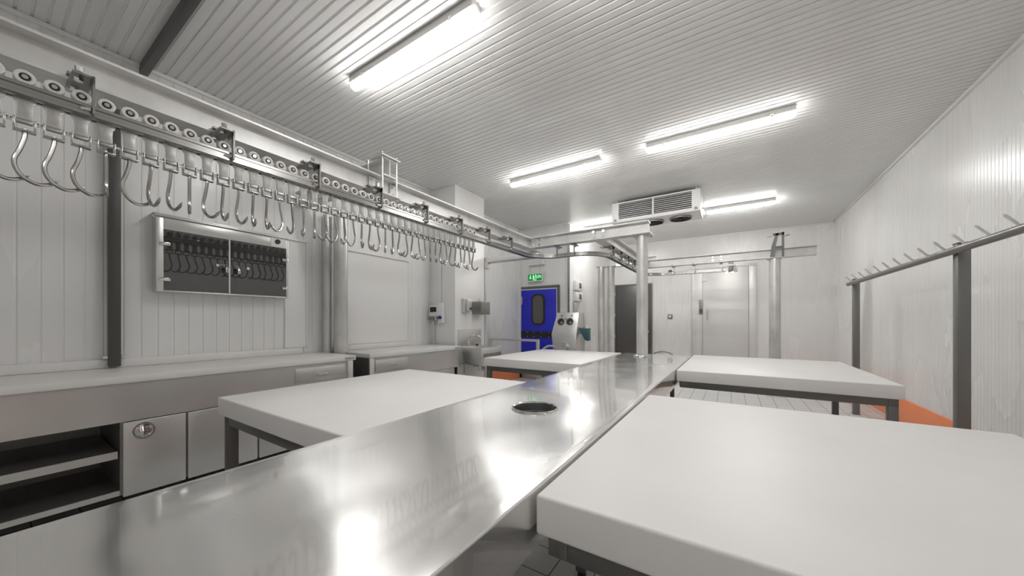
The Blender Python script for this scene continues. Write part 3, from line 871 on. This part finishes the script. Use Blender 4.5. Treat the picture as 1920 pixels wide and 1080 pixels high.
# hoop barrier before the blue door
t = thing('hoop_barrier', (-3.5, 5.5, 0), 'grey tubular hoop barrier standing before the blue door', 'barrier')
for x in (-4.02, -2.955):
    MB().box(x - .025, x + .025, 5.475, 5.525, .02, .955).build('upright', 'steel', t, bevel=.004)
    MB().box(x - .05, x + .05, 5.45, 5.55, 0, .02).build('foot_plate', 'steel_dark', t)
MB().box(-4.045, -2.93, 5.475, 5.525, .955, .995).build('top_tube', 'steel', t, bevel=.004)

# switch boxes on the return wall, conduit
t = thing('conduit_pipe', (-2.93, 6.88, 1.3), 'slim upright conduit pipe at the corner right of the blue door', 'pipe')
MB().tube([(-2.955, 6.895, 1.3), (-2.955, 6.895, 3.1)], .02, 10).build('pipe', 'frame', t)
for z in (1.7, 2.15, 2.6):
    MB().box(-2.985, -2.925, 6.89, 6.925, z, z + .03).build('pipe_clip', 'trimw', t)
for z0, z1, lab in ((2.03, 2.24, 'upper grey switch box on the wall right of the blue door'), (1.78, 1.985, 'lower grey switch box on the wall right of the blue door')):
    t = thing('switch_box', (DX, 7.5, z0), lab, 'switch box')
    MB().box(DX, DX + .07, 7.22, 7.62, z0, z1).build('case', 'sheet', t, bevel=.008)
    MB().box(DX + .07, DX + .078, 7.40, 7.52, z0 + .05, z1 - .04).build('switch', 'frame', t, bevel=.003)
t = thing('junction_box', (DX, 7.25, 1.5), 'small pale junction box below the two switch boxes', 'switch box')
MB().box(DX, DX + .05, 7.20, 7.36, 1.55, 1.75).build('case', 'label', t, bevel=.008)

# ------------------------------------------------------------------ skinning machine
mx0, mx1, my = -2.86, -2.36, 5.86
t = thing('skinning_machine', (-2.6, 6.05, 0), 'steel skinning machine with two round dials before the blue door', 'machine')
def side(z): return {0: 0}
mb = MB(); bm = mb.bm
secs = [(.62, .04, .0), (.84, .03, .0), (1.085, 0, 0), (1.49, .045, .16)]      # z, inset each side, push back of the front
rings = []
for z, ins, back in secs:
    rings.append([bm.verts.new(p) for p in ((mx0 + ins, my + back, z), (mx1 - ins * .3, my + back, z), (mx1 - ins * .3, my + .45, z), (mx0 + ins, my + .45, z))])
for a, b in zip(rings, rings[1:]):
    for k in range(4): bm.faces.new((a[k], a[(k+1) % 4], b[(k+1) % 4], b[k]))
bm.faces.new(rings[0][::-1]); bm.faces.new(rings[-1])
mb.build('body', 'steel', t, bevel=.008)
def front_y(z): return my + .16 * (z - 1.085) / .405
fn = Vector((0, -.405, .16)).normalized()
for x in (-2.70, -2.52):
    c = Vector((x, front_y(1.315), 1.315))
    d = MB().tube([c - fn * .002, c + fn * .014], .066, 24).build('dial', 'black', t)
    MB().ring(c + fn * .004, c + fn * .020, .072, .062, 24).build('bezel', 'steel_dark', d)
    q = c + Vector((.0, 0, 0)) + fn * .016
    MB().tube([q + Vector((.0, 0, -.03)), q + Vector((.03, 0, -.01))], .012, 8).build('pointer', 'nylon', d)
for x in (-2.70, -2.50):
    c = Vector((x, front_y(1.425), 1.425))
    MB().tube([c, c + fn * .012], .022, 12).build('push_button', 'chrome' if x > -2.6 else 'steel_dark', t)
c = Vector((-2.61, front_y(1.37), 1.37))
MB().tube([c - Vector((.03, 0, .015)), c + fn * .03 + Vector((0, 0, .01)), c + Vector((.03, 0, -.015))], .007, 8).build('pull_handle', 'steel_dark', t)
MB().tube([(-2.58, my + .02, .84), (-2.58, my - .10, .86)], .075, 24).build('outlet_drum', 'chrome', t)
MB().tube(smooth_path([(-3.02, my - .02, .80), (-2.92, my - .03, .855), (-2.80, my - .03, .86), (-2.70, my - .03, .80)], 5), .02, 10).build('guard_tube', 'chrome', t)
m = MB(); m.box(mx1 - .01, mx1 + .10, my + .06, my + .22, 1.10, 1.22)
mo = m.build('motor_bracket', 'steel_dark', t, bevel=.006)
MB().prism([(mx1 + .02, 1.20), (mx1 + .20, 1.20), (mx1 + .20, .97), (mx1 + .14, .99)], 'y', my + .04, my + .20).build('motor', 'teal', mo, bevel=.01)
MB().tube([(mx1 + .16, my + .12, 1.20), (mx1 + .16, my + .12, 1.25)], .03, 12).build('motor_cap', 'nylon', mo)
for x in (mx0 + .08, mx1 - .08):
    for y in (my + .06, my + .40):
        MB().box(x - .03, x + .03, y - .03, y + .03, 0, .62).build('leg', 'steel_dark', t)

# ------------------------------------------------------------------ far wall: dark door, cold store door
d2 = thing('door_2', (-2.3, BY, 0), 'dark grey door partly behind the round column', 'door'); struct(d2)
m = MB(); m.box(-2.82, -2.785, BY - .05, BY, 0, 2.37); m.box(-1.845, -1.81, BY - .05, BY, 0, 2.37); m.box(-2.785, -1.845, BY - .05, BY, 2.34, 2.37)
m.build('door_frame', 'frame', d2)
MB().box(-2.78, -1.85, BY - .04, BY - .005, .02, 2.335).build('door_leaf', 'darkdoor', d2, bevel=.004)
MB().box(-2.92, -2.825, BY - .04, BY - .002, 0, 2.40).build('door_jamb', 'coldsteel', d2, bevel=.004)
for z in (2.1, 1.5, .9):
    MB().tube([(-2.80, BY - .065, z - .04), (-2.80, BY - .065, z + .04)], .014, 8).build('hinge', 'chrome', d2)
MB().tube([(-1.90, BY - .04, 1.05), (-1.90, BY - .09, 1.05)], .03, 12).build('door_handle', 'chrome', d2)

d3 = thing('door_3', (-.15, BY, 0), 'pale steel cold store door with a lever latch', 'door'); struct(d3)
m = MB()
m.box(-.845, -.61, BY - .07, BY - .002, 0, 2.64); m.box(.35, .50, BY - .07, BY - .002, 0, 2.64); m.box(-.845, .50, BY - .07, BY - .002, 2.64, 2.72)
m.build('door_frame', 'coldsteel', d3, bevel=.004)
MB().box(-.605, .345, BY - .10, BY - .01, .02, 2.635).build('door_leaf', 'coldsteel', d3, bevel=.005)
lt = MB().box(-.68, -.60, BY - .115, BY - .10, 1.51, 1.87).build('latch_plate', 'steel_dark', d3, bevel=.004)
MB().tube([(-.64, BY - .115, 1.78), (-.64, BY - .15, 1.76)], .02, 10).build('latch_knob', 'chrome', lt)
MB().tube([(-.64, BY - .115, 1.60), (-.64, BY - .14, 1.60)], .02, 10).build('key_barrel', 'black', lt)
MB().tube([(-.50, BY - .10, 1.62), (-.50, BY - .15, 1.61), (-.50, BY - .15, 1.38), (-.50, BY - .10, 1.37)], .012, 8).build('door_handle', 'steel', d3)
t = thing('wall_switch', (-1.36, BY, 1.42), 'small square wall switch between the dark door and the cold store door', 'switch')
MB().box(-1.42, -1.31, BY - .04, BY, 1.40, 1.51).build('switch_plate', 'frame', t, bevel=.006)
MB().box(-1.395, -1.335, BY - .05, BY - .04, 1.425, 1.485).build('rocker', 'trimw', t, bevel=.004)
o = MB().box(-.62, -.52, BY - .115, BY - .1, 2.33, 2.45).build('door_sticker', 'trimw'); o.parent = d3; o.location = -d3.location
# steel hoop handle bin behind the table end
t = thing('steel_bin', (-1.38, 8.9, 0), 'low steel bin with a curved handle behind the steel table', 'bin')
MB().ring((-1.38, 8.9, 0), (-1.38, 8.9, .47), .22, .21, 28).tube([(-1.38, 8.9, 0), (-1.38, 8.9, .012)], .21, 28).build('bin_body', 'steel', t)
MB().tube([(-1.38 + .24 * cos(a), 8.9, .47 + .13 * sin(a)) for a in [pi * k / 14 for k in range(15)]], .014, 8).build('bin_handle', 'steel_dark', t)
MB().tube([(-1.38 + .16 * cos(a), 8.8, .47 + .10 * sin(a)) for a in [pi * k / 14 for k in range(15)]], .010, 8).build('inner_handle', 'steel', t)

# ------------------------------------------------------------------ evaporator cooler
ex0, ex1, ey0, ey1, ez0, ez1 = -1.80, -.41, 6.14, 6.72, 3.075, 3.42
t = thing('cooler_unit', ((ex0 + ex1) / 2, 6.4, ez0), 'white evaporator cooler unit with louvred front under the ceiling', 'cooler')
m = MB(); m.box(ex0 + .12, ex1 - .12, ey0 + .05, ey1, ez0 + .05, ez1)
m.build('coil_block', 'fin', t)
for xa, xb in ((ex0, ex0 + .12), (ex1 - .12, ex1)):
    MB().box(xa, xb, ey0, ey1, ez0 + .02, ez1).build('end_cover', 'trimw', t, bevel=.006)
m = MB(); m.box(ex0 + .12, ex1 - .12, ey0, ey0 + .05, ez1 - .022, ez1); m.box(ex0 + .12, ex1 - .12, ey0, ey0 + .05, ez0 + .02, ez0 + .055); m.box(-1.122, -1.098, ey0, ey0 + .05, ez0 + .055, ez1 - .022)
m.build('grille_frame', 'trimw', t)
for a, b in ((ex0 + .12, -1.122), (-1.098, ex1 - .12)):
    m = MB()
    for k in range(8):
        z = ez0 + .075 + k * .0325
        m.box(a, b, ey0 + .008, ey0 + .045, z, z + .006)
    m.build('louvres', 'galv', t)
MB().box(ex0, ex1, ey0 - .0, ey1, ez0, ez0 + .02).build('drip_tray', 'sheet', t, bevel=.004)
for x in (-1.15, -.72):
    f = MB().ring((x, 6.42, ez0 - .03), (x, 6.42, ez0), .17, .155, 28).build('fan_ring', 'steel_dark', t)
    m = MB().tube([(x, 6.42, ez0 - .005), (x, 6.42, ez0 - .001)], .15, 28)
    for k in range(3):
        r = .05 + .035 * k
        m.ring((x, 6.42, ez0 - .025), (x, 6.42, ez0 - .021), r + .003, r, 24)
    m.tube([(x, 6.42, ez0 - .028), (x, 6.42, ez0 - .005)], .035, 12)
    m.build('fan_guard', 'black', f)
for x in (ex0 + .06, ex1 - .06):
    MB().box(x - .02, x + .02, ey0 - .012, ey0, ez0 + .02, ez0 + .06).build('latch', 'frame', t)
    MB().tube([(x, ey0 + .1, ez1), (x, ey0 + .1, CZ - .001)], .01, 8).build('hanger_rod', 'galv', t)
MB().tube(smooth_path([(ex1, 6.5, 3.2), (ex1 + .05, 6.5, 3.18), (ex1 + .06, 6.5, 3.05), (ex1 + .05, 6.55, 2.97)], 4), .012, 8).build('drain_hose', 'trimw', t)

# ------------------------------------------------------------------ spiked hanging rack on the right
t = thing('hanging_rack', (1.5, 4.1, 0), 'grey steel hanging rack with upward spikes along the right wall', 'rack')
for y in (1.43, 4.10, 6.77):
    p = MB().box(1.465, 1.535, y - .035, y + .035, .01, 1.92).build('post', 'rack', t, bevel=.005)
    MB().box(1.462, 1.538, y - .038, y + .038, 1.921, 1.928).build('post_cap', 'rack', p)
    MB().box(1.46, 1.54, y - .05, y + .05, 0, .01).build('foot_plate', 'steel_dark', p)
MB().tube([(1.44, 1.2, 1.865), (1.44, 6.86, 1.865)], .028, 20).build('top_tube', 'rack', t)
for k in range(20):
    y = 1.34 + k * .279
    a = Vector((1.44, y, 1.865))
    d = Vector((-.07, .0, .085))
    MB().tube([a + d * .2, a + d * 1.0, a + d * 1.12], [.0095, .0095, .001], 8).build('spike', 'steel', t)

# floor drain
t = thing('floor_drain', (.0, 6.0, 0), 'dark rectangular drain grate in the floor beyond the right far table', 'drain')
MB().box(-.12, .22, 5.74, 5.92, .0, .004).build('grate', 'frame', t)
